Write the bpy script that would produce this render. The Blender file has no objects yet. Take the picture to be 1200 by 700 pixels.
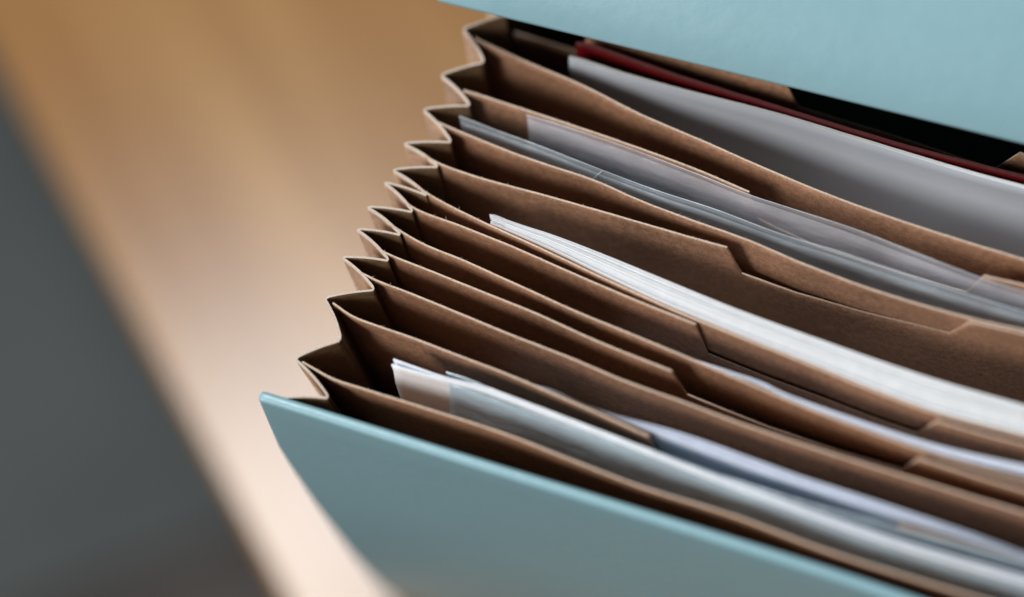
import bpy, bmesh, math, random
from mathutils import Vector, Matrix, noise
random.seed(7)
C = bpy.context.scene.collection
SC = bpy.context.scene

# ------------------------------------------------------------------ camera
H = 0.240                                  # height of the file above the table
FPX = 2400.0                               # focal length in photo pixels
VX, VY = 880.0, 1430.0                     # where upright lines meet in the photo
rho = math.atan2(VX - 600, VY - 350)
theta = math.atan2(FPX, math.hypot(VX - 600, VY - 350))
phi = math.radians(30)
DIST = 0.453
x0 = Vector((math.cos(phi), math.sin(phi), 0))
hf = Vector((-math.sin(phi), math.cos(phi), 0))
F = (hf * math.cos(theta) + Vector((0, 0, -math.sin(theta)))).normalized()
U0 = x0.cross(F)
R = x0 * math.cos(rho) - U0 * math.sin(rho)
U = x0 * math.sin(rho) + U0 * math.cos(rho)
CAMPOS = Vector((0, 0, H)) - F * DIST
def ray(px, py):
    return (F + R * ((px - 600) / FPX) - U * ((py - 350) / FPX))
def up(px, py, z=H):                       # a point of the photo at the height z
    d = ray(px, py); t = (z - CAMPOS.z) / d.z
    return CAMPOS + d * t
def proj(p):
    q = p - CAMPOS; d = q.dot(F)
    return 600 + FPX * q.dot(R) / d, 350 - FPX * q.dot(U) / d
cam = bpy.data.cameras.new('camera'); co = bpy.data.objects.new('camera', cam); C.objects.link(co)
M4 = Matrix((R, U, -F)).transposed().to_4x4(); M4.translation = CAMPOS
co.matrix_world = M4
cam.sensor_width = 36; cam.lens = FPX / 1200 * 36
cam.clip_start = 0.01; cam.clip_end = 60
cam.dof.use_dof = True
cam.dof.focus_distance = (up(620, 275) - CAMPOS).dot(F)
cam.dof.aperture_fstop = 2.6
SC.camera = co

# ------------------------------------------------------------------ light
w = bpy.data.worlds.new('World'); SC.world = w; w.use_nodes = True
bg = w.node_tree.nodes['Background']; bg.inputs[0].default_value = (0.78, 0.80, 0.84, 1); bg.inputs[1].default_value = 0.065
def area(name, loc, target, sx, sy, power, col):
    l = bpy.data.lights.new(name, 'AREA'); l.shape = 'RECTANGLE'; l.size = sx; l.size_y = sy
    l.energy = power; l.color = col
    o = bpy.data.objects.new(name, l); C.objects.link(o); o.location = loc
    o.rotation_euler = (Vector(target) - Vector(loc)).to_track_quat('-Z', 'Y').to_euler()
    return o
area('rear_skylight', (-0.61, 0.43, 1.75), (-0.05, 0.0, 0.1), 0.46, 0.46, 21, (0.96, 0.985, 1.0))
area('window_daylight', (-1.0, -1.05, 1.2), (-0.05, 0, 0.1), 0.6, 0.7, 23.5, (1.0, 0.96, 0.93))
SC.view_settings.view_transform = 'Standard'; SC.view_settings.look = 'None'
SC.view_settings.exposure = 0.0; SC.view_settings.gamma = 1.0

# ------------------------------------------------------------------ materials
def mat(name):
    m = bpy.data.materials.new(name); m.use_nodes = True
    nt = m.node_tree; return m, nt, nt.nodes['Principled BSDF']
def N(nt, t, **kw):
    n = nt.nodes.new(t)
    for k, v in kw.items(): setattr(n, k, v)
    return n
def noise_node(nt, scale, detail=4, rough=0.6, vec=None):
    n = N(nt, 'ShaderNodeTexNoise'); n.inputs['Scale'].default_value = scale
    n.inputs['Detail'].default_value = detail; n.inputs['Roughness'].default_value = rough
    if vec: nt.links.new(vec, n.inputs['Vector'])
    return n
def ramp(nt, fac, stops):
    r = N(nt, 'ShaderNodeValToRGB'); e = r.color_ramp.elements
    while len(e) < len(stops): e.new(0.5)
    for i, (p, c) in enumerate(stops):
        e[i].position = p; e[i].color = tuple(c) + (1,)
    nt.links.new(fac, r.inputs[0]); return r
def coords(nt): return N(nt, 'ShaderNodeTexCoord').outputs['Object']
def bump(nt, bs, fac, strength, dist):
    b = N(nt, 'ShaderNodeBump'); b.inputs['Strength'].default_value = strength; b.inputs['Distance'].default_value = dist
    nt.links.new(fac, b.inputs['Height']); nt.links.new(b.outputs[0], bs.inputs['Normal']); return b

def kraft(name, c, rough=0.5, hem=None, spec=0.5):
    m, nt, bs = mat(name); oc = coords(nt)
    fine = noise_node(nt, 3000, 3, 0.7, oc); mid = noise_node(nt, 700, 4, 0.6, oc); big = noise_node(nt, 28, 3, 0.5, oc)
    a = N(nt, 'ShaderNodeMath', operation='MULTIPLY_ADD'); nt.links.new(fine.outputs[0], a.inputs[0]); a.inputs[1].default_value = 1.5; nt.links.new(mid.outputs[0], a.inputs[2])
    b = N(nt, 'ShaderNodeMath', operation='ADD'); nt.links.new(a.outputs[0], b.inputs[0]); nt.links.new(big.outputs[0], b.inputs[1])
    d = N(nt, 'ShaderNodeMath', operation='DIVIDE'); nt.links.new(b.outputs[0], d.inputs[0]); d.inputs[1].default_value = 3.5
    lo = [v * 0.5 for v in c]; hi = [v * 1.6 for v in c]
    rp = ramp(nt, d.outputs[0], [(0.38, lo), (0.5, c), (0.62, hi)])
    col = rp.outputs[0]
    if hem:                                # pale worn hem along the folded upper rim
        sep = N(nt, 'ShaderNodeSeparateXYZ'); nt.links.new(oc, sep.inputs[0])
        j = N(nt, 'ShaderNodeMath', operation='MULTIPLY_ADD'); nt.links.new(mid.outputs[0], j.inputs[0]); j.inputs[1].default_value = 0.0009
        nt.links.new(sep.outputs[2], j.inputs[2])
        mr = N(nt, 'ShaderNodeMapRange'); nt.links.new(j.outputs[0], mr.inputs[0])
        mr.inputs[1].default_value = H - 0.0010; mr.inputs[2].default_value = H - 0.0006
        mx = N(nt, 'ShaderNodeMix', data_type='RGBA'); nt.links.new(mr.outputs[0], mx.inputs[0])
        nt.links.new(col, mx.inputs[6]); mx.inputs[7].default_value = tuple(hem) + (1,)
        col = mx.outputs[2]
    nt.links.new(col, bs.inputs['Base Color'])
    bs.inputs['Roughness'].default_value = rough
    bs.inputs['Specular IOR Level'].default_value = spec
    bump(nt, bs, a.outputs[0], 0.35, 0.00012)
    return m
M_div = kraft('brown_kraft', (0.33, 0.18, 0.108), 0.5, spec=0.28)
M_gus = kraft('bellows_kraft_lit', (0.56, 0.38, 0.26), 0.6, hem=(0.64, 0.50, 0.40))  # outer pleat faces: brightness of the lit side put into the colour
def crease(m):                             # faint pressed line below the rim
    nt = m.node_tree; bs = nt.nodes['Principled BSDF']; oc = coords(nt)
    src = bs.inputs['Base Color'].links[0].from_socket
    sep = N(nt, 'ShaderNodeSeparateXYZ'); nt.links.new(oc, sep.inputs[0])
    j = N(nt, 'ShaderNodeMath', operation='MULTIPLY_ADD'); nt.links.new(noise_node(nt, 120, 3, 0.6, oc).outputs[0], j.inputs[0]); j.inputs[1].default_value = 0.0016
    nt.links.new(sep.outputs[2], j.inputs[2])
    rp = N(nt, 'ShaderNodeMapRange'); nt.links.new(j.outputs[0], rp.inputs[0])
    rp.inputs[1].default_value = H - 0.006; rp.inputs[2].default_value = H + 0.001
    cr = ramp(nt, rp.outputs[0], [(0.50, (0, 0, 0)), (0.535, (0.45, 0.45, 0.45)), (0.57, (0, 0, 0))])
    mx = N(nt, 'ShaderNodeMix', data_type='RGBA'); nt.links.new(cr.outputs[0], mx.inputs[0]); nt.links.new(src, mx.inputs[6])
    mx.inputs[7].default_value = (0.42, 0.32, 0.2, 1); nt.links.new(mx.outputs[2], bs.inputs['Base Color'])
M_gin = kraft('bellows_kraft_shaded', (0.20, 0.122, 0.064), 0.5)  # same kraft on the inner faces, shade painted into its colour
crease(M_gin)
def edge_mat(name, c):
    m, nt, bs = mat(name); oc = coords(nt)
    n = noise_node(nt, 2600, 4, 0.7, oc)
    rp = ramp(nt, n.outputs[0], [(0.3, [v * 0.55 for v in c]), (0.5, c), (0.7, [min(1, v * 1.2) for v in c])])
    nt.links.new(rp.outputs[0], bs.inputs['Base Color']); bs.inputs['Roughness'].default_value = 0.9
    bump(nt, bs, n.outputs[0], 0.5, 0.0002); return m
M_edge = edge_mat('pale_cut_edge', (0.66, 0.52, 0.41))
M_gedge = edge_mat('pale_bellows_edge', (0.62, 0.53, 0.45))
def cover_mat(name, c):
    m, nt, bs = mat(name); oc = coords(nt)
    n1 = noise_node(nt, 260, 4, 0.55, oc); n2 = noise_node(nt, 9, 3, 0.5, oc); n3 = noise_node(nt, 3500, 2, 0.5, oc)
    rp = ramp(nt, n2.outputs[0], [(0.3, [v * 0.93 for v in c]), (0.7, [v * 1.06 for v in c])])
    # scattered pale specks
    vo = N(nt, 'ShaderNodeTexVoronoi'); vo.inputs['Scale'].default_value = 85; nt.links.new(oc, vo.inputs['Vector'])
    sp = ramp(nt, vo.outputs['Distance'], [(0.0, (1, 1, 1)), (0.035, (0, 0, 0))])
    gate = ramp(nt, noise_node(nt, 60, 2, 0.5, oc).outputs[0], [(0.56, (0, 0, 0)), (0.6, (0.6, 0.6, 0.6))])
    g = N(nt, 'ShaderNodeMath', operation='MULTIPLY'); nt.links.new(sp.outputs[0], g.inputs[0]); nt.links.new(gate.outputs[0], g.inputs[1])
    mx = N(nt, 'ShaderNodeMix', data_type='RGBA'); nt.links.new(g.outputs[0], mx.inputs[0]); nt.links.new(rp.outputs[0], mx.inputs[6])
    mx.inputs[7].default_value = (0.75, 0.8, 0.8, 1)
    nt.links.new(mx.outputs[2], bs.inputs['Base Color'])
    rr = ramp(nt, n1.outputs[0], [(0.3, (0.3, 0.3, 0.3)), (0.7, (0.42, 0.42, 0.42))]); nt.links.new(rr.outputs[0], bs.inputs['Roughness'])
    a = N(nt, 'ShaderNodeMath', operation='MULTIPLY_ADD'); nt.links.new(n3.outputs[0], a.inputs[0]); a.inputs[1].default_value = 0.12; nt.links.new(n1.outputs[0], a.inputs[2])
    bump(nt, bs, a.outputs[0], 0.16, 0.0006); return m
M_cov = cover_mat('teal_coated_board', (0.262, 0.455, 0.515))
M_covin = kraft('grey_board_lining', (0.22, 0.15, 0.10), 0.6)
def plain(name, c, rough=0.5, var=0.06, scale=300, bs_=0.1, spec=0.5):
    m, nt, bs = mat(name); oc = coords(nt); n = noise_node(nt, scale, 4, 0.6, oc)
    rp = ramp(nt, n.outputs[0], [(0.3, [v * (1 - var) for v in c]), (0.7, [min(1, v * (1 + var)) for v in c])])
    nt.links.new(rp.outputs[0], bs.inputs['Base Color']); bs.inputs['Roughness'].default_value = rough
    bs.inputs['Specular IOR Level'].default_value = spec
    bump(nt, bs, n.outputs[0], bs_, 0.0002); return m
M_paper = plain('white_paper', (0.86, 0.88, 0.90), 0.7, 0.04)
M_bluep = plain('cool_white_paper', (0.66, 0.72, 0.84), 0.55, 0.05)
M_grey = plain('pale_grey_card', (0.47, 0.52, 0.58), 0.45, 0.04, 60)
M_red = plain('dark_red_board', (0.11, 0.002, 0.004), 0.6, 0.12, spec=0.12)
M_rededge = plain('worn_red_edge', (0.17, 0.05, 0.05), 0.7, 0.2, 900)
def plastic(name, c, alpha, rough=0.22):
    m, nt, bs = mat(name); oc = coords(nt)
    mp = N(nt, 'ShaderNodeMapping'); mp.inputs['Scale'].default_value = (38, 38, 120); nt.links.new(oc, mp.inputs['Vector'])
    n = noise_node(nt, 1.0, 4, 0.6, mp.outputs[0])
    rp = ramp(nt, n.outputs[0], [(0.35, (alpha * 0.65,) * 3), (0.66, (min(1, alpha * 1.45),) * 3)])
    nt.links.new(rp.outputs[0], bs.inputs['Alpha'])
    bs.inputs['Base Color'].default_value = tuple(c) + (1,); bs.inputs['Roughness'].default_value = rough
    bs.inputs['Specular IOR Level'].default_value = 0.8
    bump(nt, bs, n.outputs[0], 0.5, 0.0025); return m
M_film = plastic('clear_film', (0.93, 0.93, 1.0), 0.19)
M_film2 = plastic('clear_film_bright', (0.80, 0.91, 1.0), 0.20)
M_film3 = plastic('frosted_film', (0.54, 0.69, 0.78), 0.50, 0.3)
M_filmedge = plastic('film_edge', (0.75, 0.85, 0.92), 0.75)
M_seam = plastic('weld_seam', (0.65, 0.74, 0.82), 0.55)

def wood_mat(name, dark, light, ang):
    m, nt, bs = mat(name); oc = coords(nt)
    rot = N(nt, 'ShaderNodeMapping'); rot.inputs['Rotation'].default_value = (0, 0, -ang); nt.links.new(oc, rot.inputs['Vector'])
    mp = N(nt, 'ShaderNodeMapping'); mp.inputs['Scale'].default_value = (1.6, 22, 3); nt.links.new(rot.outputs[0], mp.inputs['Vector'])
    n = noise_node(nt, 1.0, 5, 0.55, mp.outputs[0])
    mp2 = N(nt, 'ShaderNodeMapping'); mp2.inputs['Scale'].default_value = (12, 700, 3); nt.links.new(rot.outputs[0], mp2.inputs['Vector'])
    n2 = noise_node(nt, 1.0, 3, 0.6, mp2.outputs[0])
    a = N(nt, 'ShaderNodeMath', operation='MULTIPLY_ADD'); nt.links.new(n2.outputs[0], a.inputs[0]); a.inputs[1].default_value = 0.25; nt.links.new(n.outputs[0], a.inputs[2])
    rp = ramp(nt, a.outputs[0], [(0.40, dark), (0.62, [(x + y) / 2 for x, y in zip(dark, light)]), (0.8, light)])
    nt.links.new(rp.outputs[0], bs.inputs['Base Color'])
    bs.inputs['Roughness'].default_value = 0.27
    bs.inputs['Specular IOR Level'].default_value = 0.55
    bump(nt, bs, n2.outputs[0], 0.1, 0.0003); return m

# ------------------------------------------------------------------ helpers
def tag(o, label=None, cat=None, group=None, kind=None):
    if label: o['label'] = label
    if cat: o['category'] = cat
    if group: o['group'] = group
    if kind: o['kind'] = kind
    return o
def empty(name, loc=(0, 0, 0)):
    o = bpy.data.objects.new(name, None); o.location = loc; o.empty_display_size = 0.02; C.objects.link(o); return o
def mesh(name, verts, faces, mats, midx=None, parent=None, smooth=False):
    me = bpy.data.meshes.new(name); me.from_pydata([tuple(v) for v in verts], [], faces)
    for m in mats: me.materials.append(m)
    if midx: me.polygons.foreach_set('material_index', midx)
    if smooth: me.polygons.foreach_set('use_smooth', [True] * len(faces))
    me.update()
    o = bpy.data.objects.new(name, me); C.objects.link(o)
    if parent:
        o.parent = parent; o.matrix_parent_inverse = Matrix.Translation(-Vector(parent.location))
    return o
# plan of the file: upright sheets close up towards the base
YC = up(450, 240).y
KB = 0.62
def base_of(p): return Vector((p.x, YC + (p.y - YC) * KB, 0))
def toplan(p):                             # bring a point met lower down to its place in the top plan
    q = p.z / H; k = KB + (1 - KB) * q
    return Vector((p.x, YC + (p.y - YC) / k, H))
def at(pl, z):                             # plan point -> point at the height z
    k = KB + (1 - KB) * (z / H)
    return Vector((pl.x, YC + (pl.y - YC) * k, z))
T = 0.011                                  # marks a point of a low edge between tabs
def catmull(P, sub):
    out = []; n = len(P)
    for i in range(n - 1):
        p0 = P[max(i - 1, 0)]; p1 = P[i]; p2 = P[i + 1]; p3 = P[min(i + 2, n - 1)]
        L = max(1, min(sub, int((p2 - p1).length / 0.0022) + 1))
        d1 = (p2 - p1).length
        m1 = (p2 - p0) * (d1 / max(1e-6, (p2 - p1).length + (p1 - p0).length)) if i > 0 else (p2 - p1)
        m2 = (p3 - p1) * (d1 / max(1e-6, (p3 - p2).length + (p2 - p1).length)) if i < n - 2 else (p2 - p1)
        for k in range(L):
            t = k / L
            out.append((p1 * (2*t**3 - 3*t*t + 1) + m1 * (t**3 - 2*t*t + t) + p2 * (-2*t**3 + 3*t*t) + m2 * (t**3 - t*t), i + t))
    out.append((P[-1], n - 1)); return out
XR = up(330, 440).x + 0.335                # right-hand bellows
def sheet(name, pts, thick, mats, parent=None, zbot=0.004, extend=None, rows=12, jit=0.00006, sub=8, shape=None):
    """upright thick sheet. pts: (px, py[, dz]); mats: face, edge"""
    P = []; Z = []
    full = [up(p[0], p[1], H) for p in pts if not (len(p) > 2 and p[2] <= -T)]
    line = [s_[0] for s_ in catmull(full, 30)]
    def behind(v):                         # how far a plan point lies behind the smooth top edge
        for a, b in zip(line[:-1], line[1:]):
            if a.x <= v.x <= b.x: return v.y - (a.y + (b.y - a.y) * (v.x - a.x) / (b.x - a.x))
        return 0.0
    for p in pts:
        dz = p[2] if len(p) > 2 else 0.0
        if dz <= -T:                       # low edge between two tabs: its depth follows from the sheet's own plane
            lo, hi = -0.03, 0.0
            for _ in range(40):
                m_ = (lo + hi) / 2
                if behind(toplan(up(p[0], p[1], H + m_))) > 0: lo = m_
                else: hi = m_
            dz = lo
            if 'dbg' in globals(): print('notch', p[:2], round(dz * 1000, 1))
        P.append(toplan(up(p[0], p[1], H + dz))); Z.append(H + dz)
    if extend:
        P.append(Vector((extend[0], extend[1], H))); Z.append(Z[-1])
    S = catmull(P, sub)
    q = [s[0] for s in S]; zz = []
    for (_, u) in S:
        i = min(int(u), len(Z) - 2); t = u - i; zz.append(Z[i] * (1 - t) + Z[i + 1] * t)
    n = len(q); nor = []
    for i in range(n):
        d = q[min(i + 1, n - 1)] - q[max(i - 1, 0)]; d.z = 0; d.normalize(); nor.append(Vector((-d.y, d.x, 0)))
    V = []; Fc = []; mi = []
    fr = [0, 0.012, 0.03, 0.06, 0.11, 0.18, 0.28, 0.4, 0.55, 0.7, 0.85, 1.0]
    nr = len(fr)
    for s in (-1, 1):
        for i in range(n):
            zt = zz[i] + (noise.noise(q[i] * 900) + noise.noise(q[i] * 260) + 1.5 * noise.noise(q[i] * 35)) * jit
            for f in fr:
                z = zt + (zbot - zt) * f
                b = at(q[i], z) + nor[i] * (s * thick / 2)
                if shape: b = b + shape(q[i], z)
                V.append(b)
    def ix(s, i, r): return (s * n + i) * nr + r
    for i in range(n - 1):
        for r in range(nr - 1):
            Fc.append((ix(0, i, r), ix(0, i, r + 1), ix(0, i + 1, r + 1), ix(0, i + 1, r))); mi.append(0)
            Fc.append((ix(1, i, r), ix(1, i + 1, r), ix(1, i + 1, r + 1), ix(1, i, r + 1))); mi.append(len(mats) > 2 and 2 or 0)
        Fc.append((ix(0, i, 0), ix(0, i + 1, 0), ix(1, i + 1, 0), ix(1, i, 0))); mi.append(1)
        Fc.append((ix(0, i, nr - 1), ix(1, i, nr - 1), ix(1, i + 1, nr - 1), ix(0, i + 1, nr - 1))); mi.append(1)
    for r in range(nr - 1):
        Fc.append((ix(0, 0, r), ix(1, 0, r), ix(1, 0, r + 1), ix(0, 0, r + 1))); mi.append(1)
        Fc.append((ix(0, n - 1, r), ix(0, n - 1, r + 1), ix(1, n - 1, r + 1), ix(1, n - 1, r))); mi.append(1)
    o = mesh(name, V, Fc, mats, mi, parent)
    o['_n'] = 0; del o['_n']
    o.data.polygons.foreach_set('use_smooth', [m != 1 for m in mi])
    return o, q, zz, nor
def fuzz(parent, q, zz, nor, count, thick):
    V = []; Fc = []
    n = len(q)
    lim = max(k for k in range(n) if proj(at(q[k], zz[k]))[0] < 1230 or k < 2)
    for _ in range(count):
        i = random.randrange(0, max(1, lim)); t = random.random()
        if (q[i + 1] - q[i]).length < 1e-6: continue
        p = at(q[i].lerp(q[i + 1], t), zz[i] * (1 - t) + zz[i + 1] * t) + nor[i] * random.uniform(-thick / 2, thick / 2)
        L = random.choice([0.0002, 0.00025, 0.0003, 0.0004, 0.0005]) * random.uniform(0.7, 1.3)
        if random.random() < 0.05: L *= 1.9
        d = Vector((random.gauss(0, .8), random.gauss(0, .8), random.uniform(0.1, 1))).normalized() * L
        e = Vector((random.gauss(0, 1), random.gauss(0, 1), random.gauss(0, .5))); e = (e - d * (e.dot(d) / d.dot(d))).normalized() * 0.00004
        k = d * 0.55 + e.cross(d).normalized() * L * 0.15
        b = len(V); V += [p - e - d * 0.1, p + e - d * 0.1, p + k + e * .7, p + k - e * .7, p + d]
        Fc += [(b, b + 1, b + 2, b + 3), (b + 3, b + 2, b + 4)]
    o = mesh('paper_fibres', V, Fc, [M_edge], None, parent)
    tag(o, kind='stuff'); return o

# ------------------------------------------------------------------ floor, rug, table
e0 = up(0, 80, 0); e1 = up(330, 700, 0); ed = (e1 - e0).normalized(); en = Vector((-ed.y, ed.x, 0))
if en.dot(up(800, 300, 0) - e0) < 0: en = -en
WANG = math.atan2(ed.y, ed.x)
FZ = -0.72
M_floor = plain('dark_brown_floor', (0.026, 0.014, 0.009), 0.45, 0.3, 3)
M_rug = plain('grey_rug_weave', (0.100, 0.112, 0.112), 0.95, 0.16, 5)
def quad(name, pts, mats, parent=None): return mesh(name, pts, [tuple(range(len(pts)))], mats, None, parent)
tag(quad('floor', [(-6, -6, FZ), (6, -6, FZ), (6, 6, FZ), (-6, 6, FZ)], [M_floor]), kind='structure')
def slab(name, c, a, b, la, lb, h, m, parent=None, bev=0.0):
    """box from corner c along unit vectors a, b"""
    bm = bmesh.new(); vs = []
    for z in (0, h):
        for (i, j) in ((0, 0), (1, 0), (1, 1), (0, 1)):
            vs.append(bm.verts.new(c + a * (la * i) + b * (lb * j) + Vector((0, 0, z))))
    for f in ((3, 2, 1, 0), (4, 5, 6, 7), (0, 1, 5, 4), (1, 2, 6, 5), (2, 3, 7, 6), (3, 0, 4, 7)): bm.faces.new([vs[k] for k in f])
    bmesh.ops.recalc_face_normals(bm, faces=bm.faces)
    if bev: bmesh.ops.bevel(bm, geom=list(bm.edges), offset=bev, segments=4, profile=0.5, affect='EDGES')
    me = bpy.data.meshes.new(name); bm.to_mesh(me); bm.free(); me.materials.append(m)
    me.polygons.foreach_set('use_smooth', [p.area < 0.001 * max(q.area for q in me.polygons) for p in me.polygons])
    o = bpy.data.objects.new(name, me); C.objects.link(o)
    if parent: o.parent = parent; o.matrix_parent_inverse = Matrix.Translation(-Vector(parent.location))
    return o
rc = up(90, 690, FZ + 0.012); rd = (up(330, 600, FZ + 0.012) - rc).normalized(); rn = Vector((-rd.y, rd.x, 0))
if rn.dot(up(50, 300, FZ) - rc) < 0: rn = -rn
rug = slab('rug', Vector((rc.x, rc.y, FZ + 0.001)) - rd * 1.2, rd, rn, 3.2, 2.4, 0.011, M_rug, None, 0.004)
tag(rug, 'out of focus plain grey rug on the floor beside the table', 'rug')
M_wood = wood_mat('honey_wood', (0.235, 0.098, 0.02), (0.42, 0.235, 0.082), WANG)
tb = empty('table', (0, 0, 0)); tag(tb, 'pale honey coloured wooden table with streaky grain under the expanding file', 'table')
tc = e0 - ed * 0.9; tc = Vector((tc.x, tc.y, -0.032))
top = slab('tabletop', tc, ed, en, 1.7, 0.85, 0.032, M_wood, tb, 0.0025)
for i in (0.06, 1.59):
    for j in (0.06, 0.74):
        c = tc + ed * i + en * j; slab('leg', Vector((c.x, c.y, FZ)), ed, en, 0.05, 0.05, -0.032 - FZ - 0.0005, M_wood, tb, 0.004)

# ------------------------------------------------------------------ expanding file
fl = empty('expanding_file', (0, 0, 0))
tag(fl, 'open teal expanding file with brown kraft dividers fanned out on the wooden table', 'expanding file')
ZZ = [0, 0, 0, 0, 0,
      (542, 34), (568, 73), (516, 88), (552, 124), (495, 128), (530, 167), (472, 168), (515, 196), (459, 199), (502, 230),
      (449, 213), (485, 249), (429, 242), (471, 276), (417, 268), (457, 306), (400, 301), (440, 340), (380, 349), (400, 399),
      (345, 420), (386, 467), (331, 466)]
ZZ = [(590, -48), (622, -24)] + [(566, -6), (596, 17)] + ZZ[5:]
# order: O,I,O,I,O,I,... from back to front
zp = [up(a, b) for a, b in ZZ]
for k in range(3):                         # three more pleats under the lid
    zp = [zp[0] + Vector((0.004, 0.019, 0)), zp[1] + Vector((0.004, 0.019, 0))] + zp
def fillet(P, r=0.0012, bow=0.0005):
    out = [P[0]]; tags = [0]
    for i in range(1, len(P)):
        a, b = P[i - 1], P[i]
        nd = (b - a); L = nd.length; nd.normalize(); nn = Vector((-nd.y, nd.x, 0))
        sgn = 1 if i % 2 else -1
        ri = min(r, L * 0.3); ts = [ri / L + (1 - 2 * ri / L) * k / 6 for k in range(7)]
        for t in ts: out.append(a + (b - a) * t + nn * sgn * bow * math.sin(math.pi * t) * (1 if i % 2 else 0.6)); tags.append(None)
        if i < len(P) - 1:
            c = P[i + 1]; cd = (c - b).normalized(); r2 = min(r, (c - b).length * 0.3)
            A = b - nd * ri; D = b + cd * r2
            for t in (0.25, 0.5, 0.75):
                out.append(A * (1 - t) ** 2 + b * 2 * t * (1 - t) + D * t * t); tags.append(i if t == 0.5 else None)
    out.append(P[-1]); tags.append(len(P) - 1)
    return out, tags
GT = 0.0005
def strip(name, Q, thick, parent, inner_sign):
    n = len(Q); nor = []
    fr = [0, 0.006, 0.013, 0.03, 0.07, 0.15, 0.3, 0.5, 0.75, 1.0]; nr = len(fr)
    for i in range(n):
        a = (Q[i] - Q[i - 1]).normalized() if i > 0 and (Q[i] - Q[i-1]).length > 1e-9 else None
        b = (Q[i + 1] - Q[i]).normalized() if i < n - 1 and (Q[i+1] - Q[i]).length > 1e-9 else None
        d = ((a or b) + (b or a)).normalized(); nor.append(Vector((-d.y, d.x, 0)))
    V = []; Fc = []; mi = []
    for s in (-1, 1):
        for i in range(n):
            zt = H + (noise.noise(Q[i] * 700)) * 0.00008 + (0.00025 if s * inner_sign < 0 else 0)*0
            for f in fr: V.append(at(Q[i], zt + (0.003 - zt) * f) + nor[i] * (s * thick / 2))
    def ix(s, i, r): return (s * n + i) * nr + r
    for i in range(n - 1):
        for r in range(nr - 1):
            Fc.append((ix(0, i, r), ix(0, i, r + 1), ix(0, i + 1, r + 1), ix(0, i + 1, r))); mi.append(0 if inner_sign > 0 else 2)
            Fc.append((ix(1, i, r), ix(1, i + 1, r), ix(1, i + 1, r + 1), ix(1, i, r + 1))); mi.append(2 if inner_sign > 0 else 0)
        Fc.append((ix(0, i, 0), ix(0, i + 1, 0), ix(1, i + 1, 0), ix(1, i, 0))); mi.append(1)
        Fc.append((ix(0, i, nr - 1), ix(1, i, nr - 1), ix(1, i + 1, nr - 1), ix(0, i + 1, nr - 1))); mi.append(1)
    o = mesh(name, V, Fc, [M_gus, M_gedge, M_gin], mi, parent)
    o.data.polygons.foreach_set('use_smooth', [m != 1 for m in mi]); return o
def bellows(P, sign):
    Q, T = fillet(P)
    cuts = [0] + [i for i, t in enumerate(T) if t is not None and t > 0 and t < len(P) - 1 and t % 2 == 1] + [len(Q) - 1]
    for a, b in zip(cuts[:-1], cuts[1:]): strip('bellows_pleat', Q[a:b + 1], GT, fl, sign)
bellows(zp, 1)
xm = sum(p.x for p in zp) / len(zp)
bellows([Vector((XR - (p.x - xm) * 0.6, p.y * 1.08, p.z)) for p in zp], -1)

D = [  # top edges, (px, py, drop)
 [(603, 38, -.0105), (640, 49, -.0105), (682, 62, -.0105), (690, 35), (720, 43), (800, 66), (870, 86), (924, 101), (936, 125, -T), (1050, 160, -T), (1165, 198, -T), (1195, 179), (1260, 196)],
 [(557, 45), (585, 58), (620, 74), (682, 100), (750, 134), (825, 166), (900, 199), (983, 233), (1077, 266), (1200, 304), (1240, 314)],
 [(543, 106), (560, 111), (600, 124), (655, 142), (730, 167), (812, 197), (878, 225), (888, 256, -T), (960, 290, -T), (1050, 318, -T), (1133, 342, -T), (1153, 323), (1200, 334), (1240, 343)],
 [(512, 143), (540, 155), (600, 179), (640, 193), (695, 211), (750, 235), (805, 256), (880, 283), (943, 310), (1033, 343), (1133, 372), (1200, 387), (1240, 395)],
 [(498, 183), (517, 193), (560, 208), (600, 219), (645, 231), (730, 255), (805, 277), (852, 290), (869, 320, -T), (933, 343, -T), (1013, 366, -T), (1113, 390, -T), (1137, 377), (1200, 391), (1240, 400)],
 [(487, 218), (506, 230), (540, 248), (580, 267), (620, 285), (650, 299), (707, 326), (775, 357), (812, 373), (867, 395), (950, 428), (1026, 459), (1098, 485), (1200, 512), (1240, 522)],
 [(473, 236), (491, 247), (540, 265), (580, 281), (600, 289), (675, 322), (750, 354), (815, 380), (829, 414, -T), (895, 441, -T), (960, 465, -T), (1020, 488, -T), (1074, 507, -T), (1098, 493), (1150, 508), (1200, 521), (1240, 531)],
 [(457, 263), (476, 275), (500, 288), (540, 304), (580, 322), (620, 340), (675, 365), (750, 396), (817, 424), (900, 459), (943, 477), (1033, 511), (1133, 545), (1200, 564), (1240, 575)],
 [(447, 294), (462, 301), (500, 316), (540, 332), (580, 348), (627, 367), (700, 400), (787, 435), (805, 462, -T), (900, 500, -T), (980, 527, -T), (1057, 550, -T), (1077, 537), (1140, 557), (1200, 575), (1240, 586)],
 [(422, 319), (442, 329), (476, 342), (530, 364), (600, 393), (667, 419), (733, 447), (800, 471), (867, 496), (950, 524), (1053, 556), (1200, 601), (1240, 612)],
 [(390, 355), (410, 369), (425, 376), (480, 395), (540, 418), (590, 437), (633, 455), (700, 484), (760, 511), (776, 543, -T), (900, 588, -T), (1034, 634, -T), (1054, 616), (1200, 658), (1240, 670)],
 [(354, 424), (390, 444), (420, 454), (500, 479), (590, 508), (667, 538), (750, 570), (827, 594), (867, 607), (967, 645), (1067, 677), (1160, 705), (1240, 728)],
]
zr = [Vector((XR - (p.x - xm) * 0.6, p.y * 1.08, p.z)) for p in zp]
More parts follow.
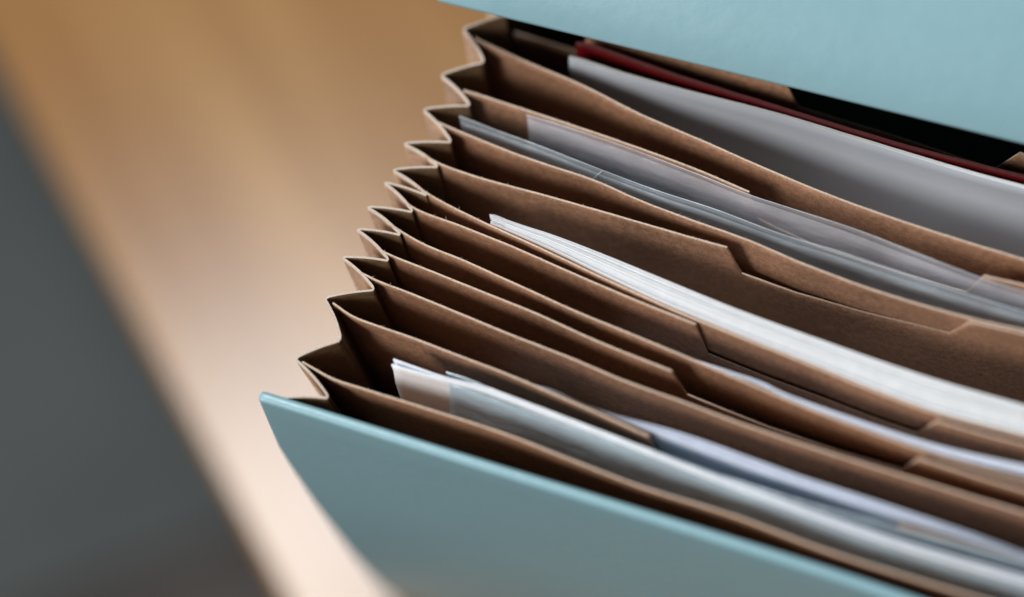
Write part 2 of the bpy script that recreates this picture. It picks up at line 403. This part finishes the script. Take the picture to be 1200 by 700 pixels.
for k, pts in enumerate(D):
    j = 2 * k + 2 if k else 2
    j = min(j, len(zr) - 2)
    o, q, zz, nor = sheet('divider', pts, 0.00042, [M_div, M_edge], fl, extend=(XR - 0.012, zr[min(2 * k + 3, len(zr) - 1)].y + 0.002), zbot=0.0045)
    fuzz(o, q, zz, nor, 520, 0.0004) if k not in (0,) else None

# covers: stiff boards with a folded rim
def cover(name, top_pts, xr, leftpix, thick, dy_of, zt):
    """board: outer face at the camera side; leftpix: outline of its left edge in the photo"""
    P = [up(a, b, zt) for a, b in top_pts]; P.append(Vector((xr, P[-1].y - 0.010, zt)))
    S = [s[0] for s in catmull(P, 10)]
    nz = 26; V = []; Fc = []
    def lx(z, y):                          # x of the left edge at the height z
        lo, hi = -0.4, 0.4
        for _ in range(40):
            m = (lo + hi) / 2; px, py = proj(Vector((m, y, z)))
            e = None
            for (ax, ay), (bx, by) in zip(leftpix[:-1], leftpix[1:]):
                if py <= by or (bx, by) == leftpix[-1]:
                    e = ax + (bx - ax) * (py - ay) / (by - ay); break
            if px < e: lo = m
            else: hi = m
        return lo
    n = len(S)
    rows = []
    for r in range(nz + 1):
        t = r / nz; z = zt * (1 - t) + 0.001 * t
        d = dy_of(t); xl = lx(z, S[0].y + d) if leftpix else S[0].x
        row = []
        for i, p in enumerate(S):
            f = (p.x - S[0].x) / (S[-1].x - S[0].x)
            x = xl + (S[-1].x - xl) * f
            row.append(Vector((x, p.y + d, z)))
        rows.append(row)
    # rounded section round the rim: offsets (y, z)
    h = thick / 2
    bm = bmesh.new(); f_ = []; b_ = []
    for row in rows:
        f_.append([bm.verts.new(v + Vector((0, -h, 0))) for v in row]); b_.append([bm.verts.new(v + Vector((0, h, 0))) for v in row])
    fi = []
    for r in range(nz):
        for i in range(n - 1):
            bm.faces.new((f_[r][i], f_[r + 1][i], f_[r + 1][i + 1], f_[r][i + 1]))
            bm.faces.new((b_[r][i], b_[r][i + 1], b_[r + 1][i + 1], b_[r + 1][i])).material_index = 1
        bm.faces.new((f_[r][0], b_[r][0], b_[r + 1][0], f_[r + 1][0])); bm.faces.new((f_[r][-1], f_[r + 1][-1], b_[r + 1][-1], b_[r][-1]))
    for i in range(n - 1):
        bm.faces.new((f_[0][i], f_[0][i + 1], b_[0][i + 1], b_[0][i])); bm.faces.new((f_[-1][i], b_[-1][i], b_[-1][i + 1], f_[-1][i + 1]))
    bmesh.ops.recalc_face_normals(bm, faces=bm.faces)
    sharp = [e for e in bm.edges if len(e.link_faces) == 2 and e.calc_face_angle(0) > 1.0]
    bmesh.ops.bevel(bm, geom=sharp, offset=thick * 0.42, segments=4, profile=0.5, affect='EDGES')
    me = bpy.data.meshes.new(name); bm.to_mesh(me); bm.free(); me.materials.append(M_cov); me.materials.append(M_covin)
    me.polygons.foreach_set('use_smooth', [True] * len(me.polygons))
    o = bpy.data.objects.new(name, me); C.objects.link(o); o.parent = fl; return o
FC = [(303, 462), (400, 492), (550, 539), (767, 606), (967, 669), (1160, 733)]
def front_dy(t): return 0.019 * t - 0.010 * math.sin(math.pi * t)
cover('front_cover', FC, XR + 0.02, [(303, 462), (329, 523), (368, 583), (412, 644), (455, 696), (560, 808)], 0.0026, front_dy, H + 0.0005)
yb = zp[0].y
# back cover, hidden behind the pleats
bk = [(p.x, p.y) for p in (zp[0],)]
def board(name, quadpts, thick, mats, parent, seg=12, bev=0.0009):
    """curved board through rows of points; quadpts: list of (left, right) along its length"""
    bm = bmesh.new(); A = []; B = []
    m = len(quadpts)
    for k, (l, r) in enumerate(quadpts):
        a = quadpts[min(k + 1, m - 1)][0] - quadpts[max(k - 1, 0)][0]; nn = (r - l).cross(a).normalized()
        A.append([bm.verts.new(l.lerp(r, i / seg) + nn * thick / 2) for i in range(seg + 1)])
        B.append([bm.verts.new(l.lerp(r, i / seg) - nn * thick / 2) for i in range(seg + 1)])
    for k in range(m - 1):
        for i in range(seg):
            bm.faces.new((A[k][i], A[k][i + 1], A[k + 1][i + 1], A[k + 1][i])); bm.faces.new((B[k][i], B[k + 1][i], B[k + 1][i + 1], B[k][i + 1]))
        bm.faces.new((A[k][0], A[k + 1][0], B[k + 1][0], B[k][0])); bm.faces.new((A[k][-1], B[k][-1], B[k + 1][-1], A[k + 1][-1]))
    for i in range(seg):
        bm.faces.new((A[0][i], B[0][i], B[0][i + 1], A[0][i + 1])); bm.faces.new((A[-1][i], A[-1][i + 1], B[-1][i + 1], B[-1][i]))
    bmesh.ops.recalc_face_normals(bm, faces=bm.faces)
    if bev: bmesh.ops.bevel(bm, geom=[e for e in bm.edges if e.calc_face_angle(0) > 1.0], offset=bev, segments=3, profile=0.5, affect='EDGES')
    me = bpy.data.meshes.new(name); bm.to_mesh(me); bm.free()
    for q in mats: me.materials.append(q)
    me.polygons.foreach_set('use_smooth', [True] * len(me.polygons))
    o = bpy.data.objects.new(name, me); C.objects.link(o); o.parent = parent; return o
LZ = H + 0.012
l0 = up(513, 1, LZ); l1 = up(1200, 168, LZ); r0 = l0 + (l1 - l0) * ((XR + 0.02 - l0.x) / (l1.x - l0.x))
bl = Vector((l0.x, zp[0].y + 0.004, 0)); br = Vector((XR + 0.02, zp[0].y + 0.008, 0))
board('back_cover', [(Vector((bl.x, YC + (bl.y - YC) * (KB + (1 - KB) * t), 0.001 + t * (H + 0.004))), Vector((br.x, YC + (br.y - YC) * (KB + (1 - KB) * t), 0.001 + t * (H + 0.004)))) for t in [i / 14 for i in range(15)]], 0.0026, [M_cov], fl)
hz = H + 0.0075
lid = []
for k in range(15):
    t = k / 14
    a = l0.lerp(Vector((bl.x, bl.y, hz)), t); b = r0.lerp(Vector((br.x, br.y, hz)), t)
    arch = Vector((0, 0, 0.022 * math.sin(math.pi * t ** 0.85)))
    lid.append((a + arch, b + arch))
board('lid', lid, 0.0024, [M_cov], fl, 24, 0.0008)
# floor of the file
pa = base_of(zp[0]); pb = base_of(zp[-1])
mesh('base_board', [(pa.x, pa.y, .0025), (XR, pa.y, .0025), (XR, pb.y, .0025), (pb.x + .012, pb.y, .0025),
     (pa.x, pa.y, .0008), (XR, pa.y, .0008), (XR, pb.y, .0008), (pb.x + .012, pb.y, .0008)],
     [(3, 2, 1, 0), (4, 5, 6, 7), (0, 1, 5, 4), (1, 2, 6, 5), (2, 3, 7, 6), (3, 0, 4, 7)], [M_gin], None, fl)

# ------------------------------------------------------------------ what is filed in it
def lean(a, b, x1, x2, depth=0.012, wave=0.0):       # bulge towards the front below the top edge
    X1, X2 = up(x1, 300).x, up(x2, 600).x
    def f(p, z):
        s = a + (b - a) * min(1, max(0, (p.x - X1) / (X2 - X1)))
        t = min(1, max(0, (H - z) / depth)); t = t * t * (3 - 2 * t)
        s += wave * noise.noise(Vector((p.x * 70 + 9, z * 40, 3.3))) + wave * 0.6 * noise.noise(Vector((p.x * 190, z * 150, 7.1)))
        return Vector((0, -s * t * (KB + (1 - KB) * z / H), 0))
    return f
ZB = 0.012
def thing_sheet(name, pts, thick, mats, label, cat, group=None, **kw):
    o, q, zz, nor = sheet(name, pts, thick, mats, None, zbot=ZB, **kw)
    tag(o, label, cat, group); return o
thing_sheet('red_folder', [(675, 51), (690, 53), (712, 60), (800, 91), (900, 122), (967, 143), (1067, 173), (1200, 207), (1300, 233)], 0.0009, [M_red, M_rededge],
            'thin dark red folder standing behind the pale grey card in the rear pocket', 'folder', extend=None, jit=0.00012)
thing_sheet('grey_folder', [(667, 67), (685, 72), (725, 85), (800, 106), (910, 134), (1033, 171), (1133, 201), (1200, 219), (1300, 246)], 0.0009, [M_grey, M_paper],
            'smooth pale grey card folder in front of the dark red folder', 'folder', shape=lean(0.0035, 0.010, 690, 1000, 0.03))
# transparent sleeves (> film, film, weld_seam)
def sleeve(name, label, back, front, m, mfront=None, seams=(), group=None, bulge=None):
    e = empty(name, base_of(up(*back[0][:2])) + Vector((0, 0, ZB))); tag(e, label, 'plastic sleeve', group)
    for pts, mm, ee, bb in ((back, m, M_filmedge, bulge and bulge[0]), (front, mfront or m, m, bulge and bulge[1])):
        o, q, zz, nor = sheet('film', pts, 0.00013, [mm, ee], e, zbot=ZB, jit=0.00003, shape=bb)
    for (a, b, wd) in seams:
        pa, pb = up(*a[:2], H + a[2]), up(*b[:2], H + b[2])
        d = (pb - pa).normalized(); s = d.cross(ray(*a[:2]).normalized()).normalized() * wd / 2
        off = -ray(*a[:2]).normalized() * 0.0004; ofb = off * 0.25
        V = [pa + s + off, pb + s + off, pb - s + off, pa - s + off, pa + s + ofb, pb + s + ofb, pb - s + ofb, pa - s + ofb]
        mesh('weld_seam', V, [(0, 1, 2, 3), (7, 6, 5, 4), (0, 4, 5, 1), (1, 5, 6, 2), (2, 6, 7, 3), (3, 7, 4, 0)], [M_seam], None, e)
    return e
sa = [(617, 135, 0), (655, 146), (730, 171), (812, 202), (880, 229), (917, 241), (1000, 268), (1060, 291), (1153, 327), (1200, 342), (1300, 372)]
sleeve('plastic_sleeve', 'cloudy transparent sleeve, square cut at its left end, behind the clear bluish sleeve', sa,
       [(618, 139, -.0008), (655, 151, -.0008), (730, 176, -.0008), (812, 207, -.0008), (880, 234, -.0008), (917, 246, -.0008), (1000, 275, -.0008), (1060, 298, -.0008), (1153, 332, -.0008), (1200, 347, -.0008), (1300, 377, -.0008)],
       M_film, bulge=(None, lean(0.003, 0.005, 640, 900, 0.02, 0.0007)), group='transparent plastic sleeves filed in the pockets')
sb = [(538, 136), (580, 152), (640, 174), (707, 200), (775, 225), (837, 245), (917, 275), (987, 296), (1067, 323), (1150, 350), (1200, 365), (1300, 392)]
sleeve('plastic_sleeve', 'clear bluish sleeve with a fine weld line, in front of the cloudy sleeve', sb,
       [(540, 143, -.001), (580, 157, -.001), (640, 179, -.001), (700, 203, -.001), (775, 231, -.001), (837, 252, -.001), (917, 281, -.001), (987, 303, -.001), (1067, 330, -.001), (1150, 356, -.001), (1200, 371, -.001), (1300, 398, -.001)],
       M_film2, bulge=(None, lean(0.0012, 0.0022, 600, 1000, 0.015, 0.0004)), seams=[((706, 200, -.0001), (695, 209.5, -.003), 0.00022)], group='transparent plastic sleeves filed in the pockets')
sc = [(523, 436), (545, 443), (567, 452), (633, 477), (700, 503), (763, 527), (850, 559), (950, 591, .002), (1050, 617, .004), (1200, 656, .005), (1300, 685, .005)]
sleeve('plastic_sleeve', 'milky frosted sleeve near the teal front cover, around two loose white sheets', sc,
       [(526, 449, -.0005), (593, 473, -.0005), (667, 500, -.0005), (753, 533, -.0005), (850, 570, -.0005), (950, 608, -.0005), (1060, 647, -.0005), (1200, 690, -.0005), (1300, 720, -.0005)],
       M_film3, bulge=(lean(0.0012, 0.0012, 530, 1200), lean(0.0055, 0.0042, 530, 1200, 0.014, 0.0007)), group='transparent plastic sleeves filed in the pockets')

def stack(name, label, cat, upper, lower, n, zoff, m, medge, jit, parts_name='sheets', keep=1.0, outer=None):
    """bundle of sheets between two lines of the photo"""
    e = empty(name, base_of(up(*upper[0][:2])) + Vector((0, 0, ZB))); tag(e, label, cat)
    A = [toplan(up(p[0], p[1], H + zoff)) for p in upper]; B = [toplan(up(p[0], p[1], H + zoff)) for p in lower]
    SA = [s[0] for s in catmull(A, 6)]
    DZ = [(a.x, p[2] if len(p) > 2 else 0.0) for a, p in zip(A, upper)]
    def drop(x):
        for (xa, za), (xb, zb) in zip(DZ[:-1], DZ[1:]):
            if x <= xb: return za + (zb - za) * max(0, (x - xa) / (xb - xa))
        return DZ[-1][1]
    def along(P, f):
        d = [0]
        for a, b in zip(P[:-1], P[1:]): d.append(d[-1] + (b - a).length)
        x = f * d[-1]
        for i in range(len(P) - 1):
            if x <= d[i + 1] + 1e-9: return P[i].lerp(P[i + 1], (x - d[i]) / (d[i + 1] - d[i]))
        return P[-1]
    SBf = [s[0] for s in catmull(B, 6)]
    K = 70
    LA = [along(SA, k / K) for k in range(K + 1)]; LB = [along(SBf, k / K) for k in range(K + 1)]
    def one(ts, nm):
        V = []; Fc = []; mi = []
        for (t0, t1, dz, dx) in ts:
            b0 = len(V); Zs = (H + zoff + dz, H + zoff + dz - 0.006, H + zoff - 0.03, ZB)
            for k in range(K + 1):
                pa_ = LA[k].lerp(LB[k], t0); pb_ = LA[k].lerp(LB[k], t1)
                o_ = Vector((dx, 0, 0)) if k < 2 else Vector()
                for z in [v + drop(pa_.x) for v in Zs[:2]] + list(Zs[2:]):
                    V.append(at(pa_ + o_, z)); V.append(at(pb_ + o_, z))
            for k in range(K):
                a = b0 + k * 8; b = a + 8
                Fc.append((a, a + 1, b + 1, b)); mi.append(1)
                for r in range(3):
                    Fc.append((a + 2 * r, b + 2 * r, b + 2 * r + 2, a + 2 * r + 2)); mi.append(0)
                    Fc.append((a + 2 * r + 1, a + 2 * r + 3, b + 2 * r + 3, b + 2 * r + 1)); mi.append(0)
                Fc.append((a + 6, b + 6, b + 7, a + 7)); mi.append(1)
            for a in (b0, b0 + K * 8):
                for r in range(3): Fc.append((a + 2 * r, a + 2 * r + 2, a + 2 * r + 3, a + 2 * r + 1)); mi.append(1)
        return mesh(nm, V, Fc, [m, medge], mi, e)
    step = 1.0 / n; L_ = []
    for i in range(n):
        L_.append((i * step, i * step + step * keep, random.uniform(-jit, jit), random.uniform(0, 0.0012)))
    one([L_[0]], 'outer_sheet'); 
    tag(one(L_[1:-1], 'page_block'), kind='stuff'); one([L_[-1]], 'outer_sheet')
    return e
stack('paper_bundle', 'thick bright white bundle of paper in the middle pocket, its page edges catching the light', 'paper bundle',
      [(573, 250), (610, 263), (650, 276), (707, 298), (775, 326), (850, 357), (900, 376), (1000, 412), (1028, 422), (1100, 446), (1200, 475), (1300, 503)],
      [(574, 262), (600, 272), (650, 294), (707, 322), (775, 354), (867, 392), (950, 425), (1026, 456), (1098, 482), (1200, 509), (1300, 535)],
      34, 0.0004, M_paper, M_paper, 0.0004, keep=0.95)
stack('paper_bundle', 'few cool white sheets showing as a narrow bright line behind a middle divider', 'paper bundle',
      [(700, 372, -.02), (760, 394, -.006), (825, 420, -.0025), (880, 442, -.0005), (900, 451), (920, 461), (1000, 490), (1100, 522), (1200, 545), (1300, 567)],
      [(700, 375), (760, 397), (825, 424), (880, 447), (900, 456), (920, 467), (1000, 497), (1100, 531), (1200, 556), (1300, 579)],
      4, -0.0006, M_bluep, M_bluep, 0.0002, keep=0.85)
stack('paper_bundle', 'bluish white bundle of papers standing behind the frosted sleeve near the front', 'paper bundle',
      [(560, 420, -.015), (620, 443, -.004), (647, 455, -.001), (700, 480), (800, 508), (900, 544), (933, 556), (1033, 589), (1133, 623), (1200, 648), (1300, 682)],
      [(560, 422), (620, 446), (647, 457), (700, 480), (800, 520), (900, 557), (933, 568), (1033, 602), (1133, 633), (1200, 655), (1300, 689)],
      8, -0.0005, M_bluep, M_bluep, 0.0005, keep=0.8)
# two loose white sheets with an outward leaning left edge
def leaning_sheet(pts, m, label, thick, slope):
    o, q, zz, nor = sheet('paper_sheet', pts, thick, [m, M_paper], None, zbot=ZB, jit=0.00015, shape=lean(0.0034, 0.0024, 530, 1200))
    xl = q[0].x
    for v in o.data.vertices:
        f = max(0, 1 - (v.co.x - xl) / 0.03); v.co.x += f * slope * (H - v.co.z)
    tag(o, label, 'paper sheet', 'loose white sheets in the front pocket'); return o
leaning_sheet([(459, 427), (480, 434), (520, 445), (567, 457), (633, 481), (700, 507), (763, 532), (850, 566), (950, 603), (1050, 638), (1200, 682), (1320, 716)], M_paper, 'white sheet with ragged slanting end in the front pocket, the nearer of the two', 0.0003, 0.05)
leaning_sheet([(461, 421), (480, 428), (520, 442), (567, 454), (633, 478), (700, 504), (763, 529), (850, 562), (950, 598), (1050, 632), (1200, 676), (1320, 710)], M_bluep, 'white sheet just behind the slanting one, its pointed corner higher up', 0.0003, 0.03)
